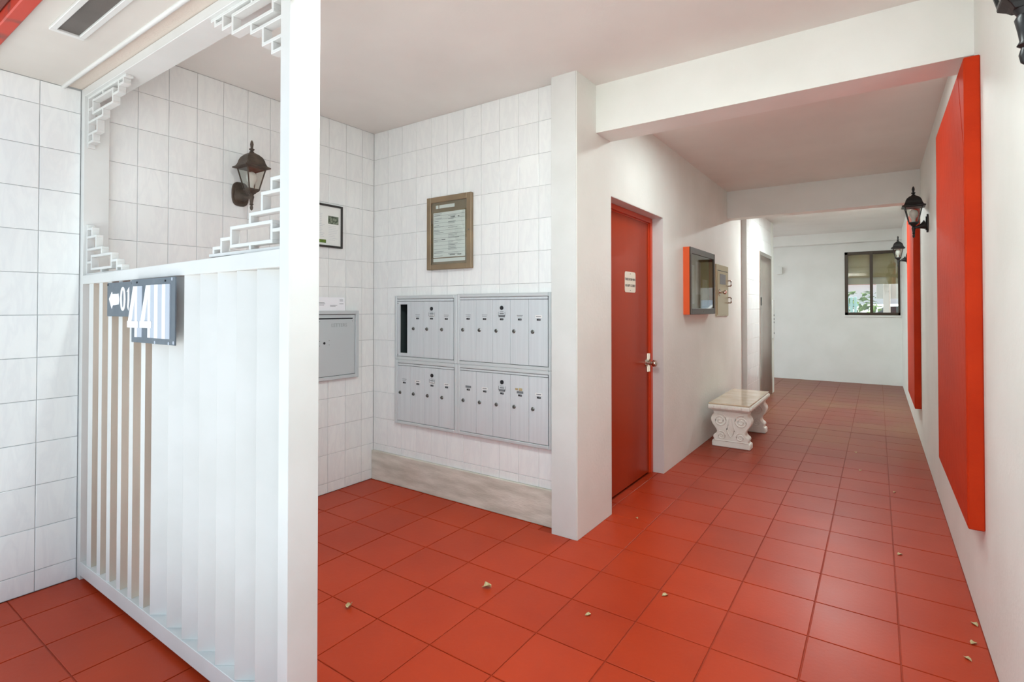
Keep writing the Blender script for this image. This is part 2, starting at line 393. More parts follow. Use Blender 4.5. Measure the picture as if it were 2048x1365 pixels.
# elevator wall
we = MB().box(-1.75, XE - .004, 7.13, 7.96, 0, 2.8).box(-1.75, XE - .004, 7.96, 8.95, 2.10, 2.8).box(-1.75, XE, 8.95, 9.20, 0, 2.8)
we = tag(we.build('wall_elevator', M['plaster']), kind='structure')
tag(MB().box(XC, XE, 7.122, 7.13, 0, HC).build('trim_3', M['white_paint']), kind='structure')
lay(we, 'X', XE, edges(7.135, 7.955, 7.30, .1505), edges(.01, 2.1, .1545, .192), M['tile'], .003)
lay(we, 'X', XE, [7.96, 8.29, 8.62, 8.95], [2.10, 2.30, 2.49, HC], M['tile'], .003)
lay(we, 'X', XE, edges(7.135, 7.955, 7.30, .1505), [2.1, 2.30, 2.49, HC], M['tile'], .003)
# right wall, end wall, beams, ceilings
wr = tag(MB().box(XR, XR + .2, .3, YW + .2, 0, 3.0).build('wall_right', M['plaster']), kind='structure')
WX0, WX1, WZ0, WZ1 = -.475, .322, 1.195, 2.315
tag(MB().box(-3.6, WX0, YW, YW + .2, 0, 3).box(WX1, XR + .2, YW, YW + .2, 0, 3).box(WX0, WX1, YW, YW + .2, 0, WZ0).box(WX0, WX1, YW, YW + .2, WZ1, 3).build('wall_end', M['plaster_smooth']), kind='structure')
tag(MB().box(XC, XR, 2.931, 3.142, 2.393, 2.8).build('trim_4', M['plaster_smooth']), kind='structure')
tag(MB().box(XC, XR, 6.36, 6.53, 2.346, 2.8).build('trim_5', M['plaster_smooth']), kind='structure')
tag(MB().box(-3.6, XR, 10.9, YW, 2.47, 2.8).build('trim_6', M['plaster_smooth']), kind='structure')
tag(MB().box(XL, XR, 1.02, 2.95, H, 2.8).build('ceiling_lobby', M['ceiling']), kind='structure')
tag(MB().box(XC, XR, 3.142, 6.36, HC, 2.8).box(-3.4, XR, 6.53, 10.9, HC + .001, 2.8).build('ceiling_passage', M['ceiling']), kind='structure')
tag(MB().box(-3.6, XR + .3, .50, YW + 1.9, 3.0, 3.2).box(-3.6, XR + .3, .50, YW + .3, 2.8, 3.0).build('roof', M['soffit']), kind='structure')  # rear overhang added to keep sun out of the end window
# porch soffit, header and fascia
tag(MB().box(XL, XR, .555, .84, 2.395, 2.8).build('ceiling_porch', M['soffit']), kind='structure')
hd = MB().box(XL, XR, .855, 1.02, 2.402, 2.8).box(XL, XR, .84, .855, 2.395, 2.8)
tag(hd.build('header_beam', M['stucco_pink']), kind='structure')
tr = MB(); tr.tube([(XL, .846, 2.393), (XR, .846, 2.393)], .009, 10)
tag(tr.build('trim_7', M['white_paint'], smooth=True), kind='structure')
tag(MB().box(XL - .4, XR + .3, .51, .555, 2.372, 2.62).build('trim_8', M['fascia_red'], bevel=.004), kind='structure')
tag(MB().box(XL - .4, XR + .3, .40, .508, 2.41, 2.75).build('trim_9', M['fascia_brown'], bevel=.004), kind='structure')

# ================================================================== DOOR 1 (red) in its recess
XD = -1.512
d1 = tag(MB().box(XD - .045, XD, 3.19, 4.105, .012, 2.0).build('door_1', M['red_paint'], bevel=.002), kind='structure')
fr = MB().box(XD - .06, XD + .018, 4.11, 4.151, 0, 2.043).box(XD - .06, XD + .018, 3.149, 3.185, 0, 2.043).box(XD - .06, XD + .018, 3.185, 4.11, 2.006, 2.043)
fr.box(XD - .058, XD + .004, 4.1, 4.11, 0, 2.006).box(XD - .058, XD + .004, 3.185, 4.11, 1.998, 2.006)
fr.build('door_frame', M['red_frame'], d1, bevel=.002)
tag(MB().box(-1.75, XD - .05, 3.149, 4.16, 0, 2.06).build('wall_behind_door', M['gap']), kind='structure')
KY, KZ = 4.045, .885
tag(MB().lathe([(.033, 0), (.033, .004), (.028, .009), (.012, .012), (.011, .045), (.018, .05), (.026, .06), (.0275, .07), (.024, .082), (.012, .088)], 24, (XD, KY, KZ), 'X').build('knob', M['knob'], d1, smooth=True), 'polished round door knob')
g_ = MB().box(XD + .001, XD + .004, KY + .012, KY + .048, KZ - .075, KZ + .075).box(XD + .004, XD + .02, KY + .044, KY + .05, KZ - .075, KZ + .075)
tag(g_.build('latch_guard', M['knob'], d1, bevel=.001), 'steel latch guard plate')
# door sign
ds = MB(); r_ = .02; pts = []
a0, a1, b0, b1 = 3.618, 3.823, 1.437, 1.59
for cx_, cy_, st in ((a1 - r_, b1 - r_, 0), (a0 + r_, b1 - r_, 90), (a0 + r_, b0 + r_, 180), (a1 - r_, b0 + r_, 270)):
    for k in range(5): t = R(st + 22.5 * k); pts.append((cx_ + r_ * math.cos(t), cy_ + r_ * math.sin(t)))
ds.prism(pts, XD + .0004, XD + .003, 'X')
ds = tag(ds.build('door_sign', M['plate_cream']), 'small cream plate on the red door reading that it must be kept closed', 'sign')
for txt, z in (('THIS DOOR MUST', 1.533), ('BE KEPT CLOSED', 1.487)):
    me = text_mesh(txt, .0245, M['print_dark']); o = link('lettering', me, ds)
    o.rotation_euler = (R(90), 0, R(90)); o.location = (XD + .0036, (a0 + a1) / 2, z)
for z in (1.575, 1.452): MB().lathe([(.004, 0), (.004, .001)], 10, (XD + .003, 3.72, z), 'X').build('screw', M['lock_dark'], ds)

# ================================================================== DOOR 2 elevator
d2 = tag(MB().box(-1.46, -1.42, 7.98, 8.93, 0, 2.08).build('door_2', M['steel']), kind='structure')
MB().box(-1.46, XE + .012, 7.955, 8.0, 0, 2.12).box(-1.46, XE + .012, 8.91, 8.955, 0, 2.12).box(-1.46, XE + .012, 8.0, 8.91, 2.07, 2.12).build('elevator_frame', M['steel'], d2, bevel=.003)
MB().box(-1.4201, -1.414, 8.45, 8.455, 0, 2.07).build('door_seam', M['lock_dark'], d2)
tag(MB().box(XE - .065, XE - .055, 8.32, 8.50, 1.36, 1.48).build('floor_number_plate', M['tag_black'], d2), 'black plate')
cp = thing('call_panel', 'narrow white lift call panel beside the steel elevator door', 'call panel', (XE, 9.08, 1.15))
MB().box(0, .02, -.06, .06, -.3, .3).build('cover', M['white_paint'], cp, bevel=.003)
for z in (-.22, -.05, .0, .06): MB().lathe([(.012, .02), (.012, .026)], 12, (0, 0, z), 'X').build('button', M['lock_dark'], cp)
tag(MB().box(-1.56, -1.47, YW - .05, YW, 1.96, 2.1).build('junction_box', M['plaster'], bevel=.004), 'small grey box fixed to the end wall by the elevator corner', 'box')

# ================================================================== WINDOW
w1 = MB().box(WX0, WX1, YW - .01, YW + .05, WZ0, WZ0 + .05).box(WX0, WX1, YW - .01, YW + .05, WZ1 - .05, WZ1).box(WX0, WX0 + .05, YW - .01, YW + .05, WZ0, WZ1).box(WX1 - .03, WX1, YW - .01, YW + .05, WZ0, WZ1).box(-.105, -.06, YW - .012, YW + .05, WZ0, WZ1)
w1 = tag(w1.build('window_1', M['bronze_dark'], bevel=.003), kind='structure')
MB().box(WX0 + .045, -.1, YW + .018, YW + .023, WZ0 + .045, WZ1 - .045).build('pane', M['glass'], w1)
MB().box(-.065, WX1 - .025, YW + .028, YW + .033, WZ0 + .045, WZ1 - .045).build('pane', M['glass'], w1)
tag(MB().box(WX0 - .01, WX1 + .01, YW - .02, YW + .02, WZ0 - .03, WZ0).build('window_sill', M['plaster_smooth'], w1, bevel=.002), 'pale sill')
bl = MB()
for k in range(14):
    z1 = WZ1 - .03 - k * .0375; bl.box(WX0 + .02, WX1 - .01, YW + .075, YW + .079 + .003 * (k % 2), z1 - .0372, z1)
bl.box(WX0 + .02, WX1 - .01, YW + .07, YW + .09, WZ1 - .03 - 14 * .0375 - .02, WZ1 - .03 - 14 * .0375)
tag(bl.build('window_blind', M['blind'], bevel=.0005), 'beige blind half lowered behind the end wall window', 'blind')

# ================================================================== view beyond the window
hs = thing('far_house', 'white house with red eave seen through the end window', 'house', (-1.5, 19, 0))
MB().box(-3, 2.8, 0, .3, 0, 2.02).box(-3, 2.8, .3, 3, 0, 2.9).build('house_wall', M['house_white'], hs)
MB().box(-3.2, 2.9, -.35, .2, 2.02, 2.12).build('eave', M['fascia_red'], hs)
MB().box(-3.2, 2.9, -.1, .3, 2.12, 3.2).build('upper_wall', M['house_white'], hs)
MB().box(-1.0, -.4, -.03, .01, .3, 1.45).build('house_window', M['gap'], hs)
fn = thing('slatted_fence', 'pale teal fence of upright slats beyond the window', 'fence', (-1.15, 14.0, 0))
for k in range(12): MB().box(k * .075 - .1, k * .075 - .05, 0, .03, 0, 1.57).build('slat', M['fence_teal'], fn, bevel=.004)
for z in (.3, 1.36): MB().box(-.12, .80, .03, .06, z, z + .06).build('rail', M['fence_teal'], fn)
hg = bmesh.new()
for k in range(900):
    p = Vector((random.uniform(-2.3, .05), random.uniform(15.0, 15.9), random.uniform(.05, 1.72)))
    m4 = Matrix.Translation(p) @ Matrix.Rotation(random.uniform(0, 6.3), 4, random.choice('XYZ')) @ Matrix.Rotation(random.uniform(0, 6.3), 4, 'Z')
    vv = [hg.verts.new(m4 @ Vector(q)) for q in ((-.09, 0, 0), (0, -.05, .02), (.1, 0, 0), (0, .05, .02))]; hg.faces.new(vv)
hm = bpy.data.meshes.new('hedge'); hg.to_mesh(hm); hg.free(); hm.materials.append(M['hedge'])
tag(link('hedge', hm), 'bright green hedge growing behind the pale slatted fence', 'hedge')
def car(label, m, x, y, rz, name):
    t = thing(name, label, 'car', (x, y, 0), rz)
    prof = [(-2.1, .35), (-2.12, .75), (-1.95, .95), (-1.2, 1.0), (-.75, 1.42), (.75, 1.45), (1.5, 1.02), (2.0, .95), (2.12, .7), (2.1, .35)]
    MB().prism(prof, -.82, .82, 'Y').build('body', m, t, bevel=.08, smooth=True, seg=3)
    MB().prism([(-1.05, 1.0), (-.68, 1.36), (.68, 1.38), (1.3, 1.02)], -.835, .835, 'Y').build('side_glass', M['gap'], t)
    for sx in (-1.3, 1.3):
        for sy in (-.76, .76): MB().lathe([(.2, -.1), (.31, -.1), (.32, 0), (.31, .1), (.2, .1)], 20, (sx, sy, .32), 'Y').build('wheel', M['tyre'], t, smooth=True)
    return t
car('white car parked outside the end window', M['car_white'], .5, 17.4, R(20), 'white_car')
car('dark car parked behind the concrete column outside the window', M['car_dark'], 2.1, 13.9, R(85), 'dark_car')
tag(MB().box(.10, .22, 13.2, 13.4, 0, 2.9).build('concrete_column', M['stucco_pink'], bevel=.01), 'slim pale column standing outside the end window', 'column')
tag(MB().box(-.02, 3, 13.5, 13.7, 1.52, 2.9).build('carport_beam', M['soffit'], bevel=.01), 'deep grey beam of the carport outside the window', 'beam')

# ================================================================== GATE SCREEN
gt = thing('entry_screen', 'white metal entry screen with upright slats and stepped corner brackets', 'screen', (XL, YG, 0))
def G(mb, name, m, bevel=.0015, smooth=False, label=None):
    for i, v in enumerate(mb.v): mb.v[i] = (v[0] - XL, v[1] - YG, v[2])
    o = mb.build(name, m, gt, bevel=bevel, smooth=smooth)
    if label: tag(o, label)
    return o
G(MB().box(XL + .001, -3.19, YG, 1.022, 0, 2.400), 'side_post', M['white_paint'])
G(MB().box(-1.503, -1.452, YG, 1.022, 0, 2.400), 'side_post', M['white_paint'])
G(MB().box(-3.19, -1.503, YG, 1.022, 2.360, 2.400), 'top_beam', M['white_paint'])
G(MB().prism([(-3.19, 1.437), (-1.503, 1.447), (-1.503, 1.503), (-3.19, 1.480)], YG + .001, YG + .056), 'middle_rail', M['white_paint'])
G(MB().box(-3.19, -1.503, YG + .001, YG + .056, .022, .088), 'bottom_rail', M['white_paint'])
for x in (-3.112, -2.984, -2.872, -2.752, -2.631, -2.512):
    m4 = Matrix.Translation((x, YG + .004, 0)) @ Matrix.Rotation(R(10), 4, 'Z')
    mb = MB(); w = .036 if x < -3.1 else .028
    v = [(0, 0), (w, 0), (w, .042), (0, .042)]
    P3 = [tuple(m4 @ Vector((p[0], p[1], z))) for z in (.088, 1.440) for p in v]
    mb.add(P3, [(0, 1, 5, 4)], 0); mb.add(P3, [(1, 2, 6, 5), (2, 3, 7, 6), (3, 0, 4, 7), (0, 3, 2, 1), (4, 5, 6, 7)], 1)
    G(mb, 'slat', [M['white_paint'], M['slat_side']], bevel=0)
for x in (-2.408, -2.258, -2.133, -2.010, -1.885, -1.757, -1.633):
    m4 = Matrix.Translation((x, YG + .003, 0)) @ Matrix.Rotation(R(34), 4, 'Z')
    G(MB().box(0, .088, 0, .012, .088, 1.446, M4=m4), 'slat', M['white_paint'], bevel=.0012)
def bracket(cx, cz, sx, sz):
    w = .0115; mb = MB(); y0, y1 = .930, .960
    def bar(a0, a1, b0, b1): mb.box(cx + sx * a0, cx + sx * a1, y0, y1, cz + sz * b0, cz + sz * b1)
    def hb(b, a0, a1): bar(a0, a1, b - w, b)
    def vb(a, b0, b1): bar(a - w, a, b0, b1)
    bar(0, w, 0, .252); bar(w, .465, 0, w)
    hb(.233, w, .075); vb(.075, .193, .222)
    hb(.193, w, .129); vb(.129, .133, .182)
    hb(.133, w, .200); vb(.200, .098, .122)
    hb(.098, .062, .320); hb(.036, .062, .320); vb(.320, .036, .087); vb(.073, .036, .087)
    hb(.070, w, .062); vb(.199, w, .025)
    hb(.064, .320, .386); vb(.386, w, .053)
    hb(.036, .386, .440); vb(.440, w, .025)
    return G(mb, 'corner_bracket', M['white_paint'], bevel=.0012)
bracket(-3.19, 1.479, 1, 1); bracket(-1.503, 1.502, -1, 1); bracket(-3.19, 2.360, 1, -1); bracket(-1.503, 2.360, -1, -1)

# ---- signs on the screen
s1 = MB().box(-2.836, -2.545, .905, .909, 1.284, 1.433)
s1 = tag(s1.build('direction_sign', M['sign_grey'], bevel=.0008), 'small slate grey sign with white left arrow and number 01', 'sign')
def poly(pts, y, m, name, par, th=.002, y1=None):
    o = MB().prism(pts, y - th, y if y1 is None else y1).build(name, m, par); return o
def smooth_poly(pts, amp):
    out = []
    n = len(pts)
    for i in range(n):
        a, b = pts[i], pts[(i + 1) % n]
        for t in (0, .33, .66): out.append((a[0] + (b[0] - a[0]) * t + random.uniform(-amp, amp), a[1] + (b[1] - a[1]) * t + random.uniform(-amp, amp)))
    return out
poly(smooth_poly([(-2.81, 1.361), (-2.778, 1.394), (-2.772, 1.383), (-2.704, 1.384), (-2.695, 1.36), (-2.703, 1.335), (-2.768, 1.334), (-2.780, 1.318)], .0012), .905, M['sign_white'], 'arrow', s1)
ring_o = [(-2.658 + .027 * math.cos(t), 1.360 + .050 * math.sin(t) * (1 if abs(math.sin(t)) > .5 else 1.3)) for t in [2 * math.pi * k / 24 for k in range(24)]]
zo = MB(); n = 24
O = [(-2.658 + .0275 * math.copysign(abs(math.cos(t)) ** .8, math.cos(t)) , 1.360 + .051 * math.copysign(abs(math.sin(t)) ** .9, math.sin(t))) for t in [2 * math.pi * k / n for k in range(n)]]
I = [(-2.658 + (p[0] + 2.658) * .36 + random.uniform(-.001, .001), 1.360 + (p[1] - 1.360) * .74) for p in O]
v = [(p[0], .903, p[1]) for p in O] + [(p[0], .903, p[1]) for p in I] + [(p[0], .905, p[1]) for p in O] + [(p[0], .905, p[1]) for p in I]
fs = []
for k in range(n):
    j = (k + 1) % n; fs += [(k, j, n + j, n + k), (k, 2 * n + k, 2 * n + j, j), (n + k, n + j, 3 * n + j, 3 * n + k)]
zo.add(v, fs); zo.build('numeral', M['sign_white'], s1)
poly([(-2.618, 1.389), (-2.592, 1.410), (-2.589, 1.359), (-2.597, 1.310), (-2.610, 1.325), (-2.606, 1.359), (-2.606, 1.392)], .905, M['sign_white'], 'numeral', s1)
for x in (-2.826, -2.56): MB().lathe([(.004, -.003), (.004, 0)], 8, (x, .905, 1.424), 'Y').build('screw', M['lock_dark'], s1)
# big sign
s2 = MB().box(-2.543, -2.150, .896, .902, 1.180, 1.438)
s2 = tag(s2.build('number_sign', M['sign_grey'], bevel=.001), 'large slate grey sign with white number 44 and striped bars', 'sign')
def quadstrip(x0, x1, m, z0=1.203, z1=1.412, d=0): MB().box(x0, x1, .893 - d, .896, z0, z1).build('stripe', m, s2)
def four(dx, dz=0):
    # diagonal stroke, upright, crossbar of a 4 (outline pieces joined)
    mb = MB()
    mb.prism([(-2.571 + dx, 1.266 + dz), (-2.521 + dx, 1.41 + dz), (-2.503 + dx, 1.41 + dz), (-2.503 + dx, 1.373 + dz), (-2.534 + dx, 1.266 + dz)], .8925, .896)
    mb.box(-2.5035 + dx, -2.480 + dx, .8925, .896, 1.202 + dz, 1.41 + dz)
    mb.prism([(-2.573 + dx, 1.240 + dz), (-2.573 + dx, 1.267 + dz), (-2.466 + dx, 1.267 + dz), (-2.466 + dx, 1.240 + dz)], .8905, .8924)
    mb.build('numeral', M['sign_white'], s2)
four(0); four(.124, .001)
MB().prism([(-2.503, 1.373), (-2.503, 1.267), (-2.534, 1.267)], .894, .896).build('shade_strip', M['sign_shade'], s2)
MB().prism([(-2.379, 1.374), (-2.379, 1.268), (-2.410, 1.268)], .894, .896).build('shade_strip', M['sign_shade'], s2)
quadstrip(-2.480, -2.436, M['sign_shade'], 1.203, 1.410)
quadstrip(-2.356, -2.320, M['sign_shade'])
quadstrip(-2.320, -2.290, M['sign_white'], d=.0004); quadstrip(-2.290, -2.252, M['sign_shade']); quadstrip(-2.252, -2.224, M['sign_white'], d=.0004); quadstrip(-2.224, -2.188, M['sign_shade'])
for x in (-2.49, -2.23): MB().lathe([(.004, -.003), (.004, 0)], 8, (x, .896, 1.425), 'Y').build('screw', M['lock_dark'], s2)
for x, z in ((-2.16, 1.19), (-2.2, 1.186), (-2.175, 1.43), (-2.32, 1.186)): MB().lathe([(.007, -.0006), (.005, 0)], 7, (x, .896, z), 'Y').build('paint_fleck', M['sign_shade'], s2)

# ================================================================== LANTERNS
def lantern(label, wallx, y, z, side, d, m, name='wall_lantern'):
    """side +1: fixed to a wall on its -x side"""
    t = thing(name, label, 'lamp', (wallx, y, z))
    s = side; ax = s * d
    # oval back plate
    pts = [];
    hw, hh = .052, .074
    for k in range(24):
        a = 2 * math.pi * k / 24
        pts.append((hw * math.copysign(abs(math.cos(a)) ** .6, math.cos(a)), hh * math.copysign(abs(math.sin(a)) ** .75, math.sin(a))))
    MB().prism(pts, 0, s * .012, 'X').prism([(p[0] * .72, p[1] * .76) for p in pts], s * .012, s * .018, 'X').build('back_plate', m, t, bevel=.002, smooth=True)
    # curved arm
    ps, rs = [], []
    for k in range(9):
        u = k / 8; ps.append((s * (.016 + (d - .016) * u), 0, -.012 - .016 * math.sin(u * math.pi / 2))); rs.append(.034 * (1 - u) ** 2.2 + .0095)
    MB().tube(ps, rs, 12).build('arm', m, t, smooth=True)
    # tail finial and cup
    MB().lathe([(.002, -.113), (.007, -.108), (.0095, -.095), (.006, -.082), (.012, -.077), (.008, -.070), (.011, -.05), (.015, -.03), (.011, -.022), (.017, -.012), (.014, -.006)], 14, (ax, 0, 0)).build('tail_finial', m, t, smooth=True)
    q = math.sqrt(2)
    MB().lathe([(.016 * q, -.012), (.022 * q, -.004), (.033 * q, .006), (.034 * q, .012)], 4, (ax, 0, 0), rot=R(45)).build('base_cup', m, t, bevel=.001)
    # cage: four posts, rims
    b0, b1, z0, z1 = .030, .056, .012, .138
    for sx in (-1, 1):
        for sy in (-1, 1):
            MB().tube([(ax + sx * b0, sy * b0, z0), (ax + sx * b1, sy * b1, z1)], .0042, 4).build('corner_post', m, t)
    for zz, b in ((z0, b0), (z1, b1)):
        rim = MB()
        for sx in (-1, 1):
            rim.box(ax + sx * b - .004, ax + sx * b + .004, -b, b, zz - .004, zz + .004); rim.box(ax - b, ax + b, sx * b - .004, sx * b + .004, zz - .004, zz + .004)
        rim.build('cage_rim', m, t)
    for k in range(4):
        c0, c1 = [((-1, -1), (1, -1)), ((1, -1), (1, 1)), ((1, 1), (-1, 1)), ((-1, 1), (-1, -1))][k]
        g = MB().add([(ax + c0[0] * b0, c0[1] * b0, z0), (ax + c1[0] * b0, c1[1] * b0, z0), (ax + c1[0] * b1, c1[1] * b1, z1), (ax + c0[0] * b1, c0[1] * b1, z1)], [(0, 1, 2, 3)])
        g.build('glass_pane', M['glass_lamp'], t)
    # bell roof
    MB().lathe([(.060 * q, .136), (.078 * q, .141), (.079 * q, .147), (.064 * q, .156), (.057 * q, .172), (.053 * q, .190), (.045 * q, .208), (.030 * q, .224), (.012 * q, .236)], 4, (ax, 0, 0), rot=R(45)).build('roof', m, t, bevel=.0015)
    MB().lathe([(.012, .234), (.014, .240), (.007, .246), (.015, .254), (.016, .258), (.007, .263), (.0085, .275), (.010, .287), (.007, .302), (.002, .311)], 14, (ax, 0, 0)).build('roof_finial', m, t, smooth=True)
    bp_ = [(.013, .014), (.013, .034), (.016, .045), (.026, .062), (.031, .082), (.030, .098), (.022, .112), (.008, .120), (.001, .121)]
    MB().lathe(bp_, 16, (ax, 0, 0)).build('bulb', M['bulb'], t, smooth=True)
    return t
lantern('weathered bronze wall lantern on the white tiled wall behind the screen', XL, 1.706, 2.022, 1, .135, M['lamp_brown'])
lantern('black wall lantern on the right wall between the two red panels', XR, 5.417, 2.009, -1, .095, M['lamp_black'])
lantern('farthest black wall lantern, on the right wall before the end window', XR, 8.95, 2.0, -1, .105, M['lamp_black'])
lantern('nearest black wall lantern, its lower tip cut by the upper right photo corner', XR, 1.31, 1.875, -1, .12, M['lamp_black'])

# ================================================================== RED WALL PANELS
def panel(label, y0, y1, z0, z1, e=.052):
    t = thing('wall_panel', label, 'panel', (XR, y0, z0), group=None)
    L, Hh = y1 - y0, z1 - z0
    MB().box(-e, 0, 0, L, 0, Hh).build('core', M['panel_red'], t, bevel=.004)
    # shallow chevron boards on the broad face
    n = 9; w = L / 2; mid = L / 2
    for sgn in (-1, 1):
        for k in range(-3, 12):
            zc = k * (Hh / 8.0); rise = w * 2.2; th = Hh / 8.0 - .004
            pl_ = [(mid, zc), (mid + sgn * w, zc - rise), (mid + sgn * w, zc - rise + th), (mid, zc + th)]
            def clip(P, axis, val, keep_lt):
                out = []
                for i in range(len(P)):
                    a, b = P[i], P[(i + 1) % len(P)]
                    ia = (a[axis] <= val) if keep_lt else (a[axis] >= val); ib = (b[axis] <= val) if keep_lt else (b[axis] >= val)
                    if ia: out.append(a)
                    if ia != ib:
                        u = (val - a[axis]) / (b[axis] - a[axis]); out.append((a[0] + (b[0] - a[0]) * u, a[1] + (b[1] - a[1]) * u))
                return out
            pl_ = clip(pl_, 1, .012, False)
            if len(pl_) > 2: pl_ = clip(pl_, 1, Hh - .012, True)
            if len(pl_) > 2: pl_ = clip(pl_, 0, .012, False)
            if len(pl_) > 2: pl_ = clip(pl_, 0, L - .012, True)
            if len(pl_) > 2: MB().prism(pl_, -e - .0016, -e + .0005, 'X').build('chevron_board', M['panel_red'], t)
    return t
panel('large red wooden wall panel nearest the camera on the right wall', 2.775, 3.99, .437, 2.333)
panel('farther narrow looking red wooden wall panel behind the black lantern', 6.42, 7.75, .345, 2.34)

# ================================================================== MAILBOXES
YF = YM - .020
def mail_unit(label, x0, x1, z0, z1, doors, tags, has_open, zs):
    """doors: x edges; zs = (door_bottom, door_top, strip_top); tags: per door (label kind)"""
    t = thing('mailbox_unit', label, 'mailbox', (x0, YM, z0))
    def B(mb, name, m, par=None, bevel=.0, smooth=False, lab=None):
        for i, v in enumerate(mb.v): mb.v[i] = (v[0] - x0, v[1] - YM, v[2] - z0)
        o = mb.build(name, m, par or t, bevel=bevel, smooth=smooth)
        if lab: tag(o, lab)
        return o
    db, dt, st = zs
    a, b = doors[0], doors[-1]
    f = MB().box(x0, a - .003, YF - .006, YM + .03, z0, z1).box(b + .003, x1, YF - .006, YM + .03, z0, z1)
    f.box(a - .003, b + .003, YF - .006, YM + .03, z0, db - .003).box(a - .003, b + .003, YF - .006, YM + .03, st + .002, z1)
    B(f, 'unit_frame', M['alu_frame'], bevel=.004)
    B(MB().box(a - .003, b + .003, YF + .004, YM + .02, dt + .001, st + .002).box(doors[1] if has_open else a - .003, b + .003, YF + .012, YM + .02, db - .003, dt + .001), 'back_box', M['gap'])
    B(MB().box(a, b - .002, YF - .004, YF + .004, dt + .003, st), 'top_strip', M['alu'], bevel=.001)
    zl = db + (dt - db) * .52
    for k in range(len(doors) - 1):
        p, q = doors[k] + .0008, doors[k + 1] - .0008
        if has_open and k == 0:
            o0, o1, oz0, oz1 = p + .032, q - .036, db + .024, dt - .02
            fr_ = MB().box(p, o0, YF - .004, YF + .004, db, dt).box(o1, q, YF - .004, YF + .004, db, dt).box(o0, o1, YF - .004, YF + .004, db, oz0).box(o0, o1, YF - .004, YF + .004, oz1, dt)
            B(fr_, 'open_slot_frame', M['alu'], bevel=.0006)
            dp = MB(); y0, y1 = YF + .004, YM + .17
            dp.add([(p, y0, db), (p, y1, db), (p, y1, dt), (p, y0, dt)], [(0, 1, 2, 3)]); dp.add([(q, y0, db), (q, y1, db), (q, y1, dt), (q, y0, dt)], [(0, 1, 2, 3)])
            dp.add([(p, y1, db), (q, y1, db), (q, y1, dt), (p, y1, dt)], [(0, 1, 2, 3)]); dp.add([(p, y0, db), (q, y0, db), (q, y1, db), (p, y1, db)], [(0, 1, 2, 3)]); dp.add([(p, y0, dt), (q, y0, dt), (q, y1, dt), (p, y1, dt)], [(0, 1, 2, 3)])
            B(dp, 'empty_compartment', M['dark_hole'])
            for z in (db + .012, dt - .012): B(MB().lathe([(.003, -.002), (.003, 0)], 8, (p + .01, YF - .004, z), 'Y'), 'screw', M['lock_dark'])
            continue
        dr = B(MB().box(p, q, YF - .005, YF + .004, db, dt), 'door', M['alu'], bevel=.0012)
        cx = (p + q) / 2 + .004; lx = p + .028
        B(MB().lathe([(.0125, 0), (.0125, -.002), (.009, -.005), (.009, -.008)], 16, (lx, YF - .005, zl - .004), 'Y'), 'lock', M['lock'], dr, smooth=True)
        B(MB().box(lx - .0015, lx + .0015, YF - .0145, YF - .0125, zl - .009, zl + .001), 'keyhole', M['lock_dark'], dr)
        tz = zl + .071
        B(MB().box(cx - .013, cx + .013, YF - .0065, YF - .005, tz - .006, tz + .006), 'number_tag', M['tag_black'], dr)
        B(MB().box(cx - .001, cx + .009, YF - .0068, YF - .0064, tz - .003, tz + .003), 'numeral', M['tag_grey'], dr)
        kind = tags[k]
        if kind:
            mm = {'w': 'tag_white', 'g': 'tag_grey', 'p': 'print'}[kind]
            if kind == 'p': B(MB().box(cx - .022, cx + .022, YF - .0055, YF - .005, tz + .024, tz + .027).box(cx - .02, cx + .018, YF - .0055, YF - .005, tz + .015, tz + .018), 'name_label', M['tag_grey'], dr)
            else:
                B(MB().box(cx - .024, cx + .024, YF - .0062, YF - .005, tz + .012, tz + .027), 'name_label', M[mm], dr)
                B(MB().box(cx - .018, cx + .016, YF - .0065, YF - .0061, tz + .017, tz + .0215), 'lettering', M['print'], dr)
        if k == 2:
            zz = dt - .052
            B(MB().lathe([(.0135, 0), (.0135, -.003), (.006, -.004)], 16, (cx, YF - .005, zz), 'Y'), 'master_lock', M['lock_dark'], dr, smooth=True)
            e0 = MB().box(cx - .027, cx - .025, YF - .0062, YF - .005, zz - .052, zz - .026).box(cx + .025, cx + .027, YF - .0062, YF - .005, zz - .052, zz - .026)
            e0.box(cx - .024, cx + .024, YF - .0062, YF - .005, zz - .055, zz - .051).box(cx - .014, cx + .014, YF - .006, YF - .005, zz - .026, zz - .023).box(cx - .016, cx + .016, YF - .006, YF - .005, zz - .040, zz - .033)
            B(e0, 'embossed_plate', M['tag_grey'], dr)
    return t
mail_unit('upper left aluminium mailbox unit with one open empty slot', -2.966, -2.358, .940, 1.412, [-2.941, -2.797, -2.664, -2.522, -2.386], [None, 'p', 'w', 'p'], True, (.966, 1.368, 1.386))
mail_unit('upper right aluminium mailbox unit with five closed doors', -2.358, -1.612, .940, 1.416, [-2.331, -2.189, -2.051, -1.912, -1.772, -1.634], ['p', 'p', 'g', 'p', 'w'], False, (.966, 1.374, 1.391))
mail_unit('lower left aluminium mailbox unit with four closed doors', -2.966, -2.358, .466, .940, [-2.933, -2.796, -2.657, -2.519, -2.381], ['p', 'w', 'w', 'w'], False, (.492, .896, .912))
mail_unit('lower right aluminium mailbox unit with five doors and a torn sticker', -2.358, -1.612, .466, .940, [-2.327, -2.187, -2.049, -1.910, -1.771, -1.633], ['g', 'w', 'g', 'g', 'w'], False, (.492, .899, .914))
tag(MB().box(-1.872, -1.852, YF - .0062, YF - .0052, .806, .818).box(-1.845, -1.82, YF - .0062, YF - .0052, .804, .820).build('torn_sticker', M['leaf']), 'torn brown sticker remains on the fourth lower right mailbox door', 'sticker')

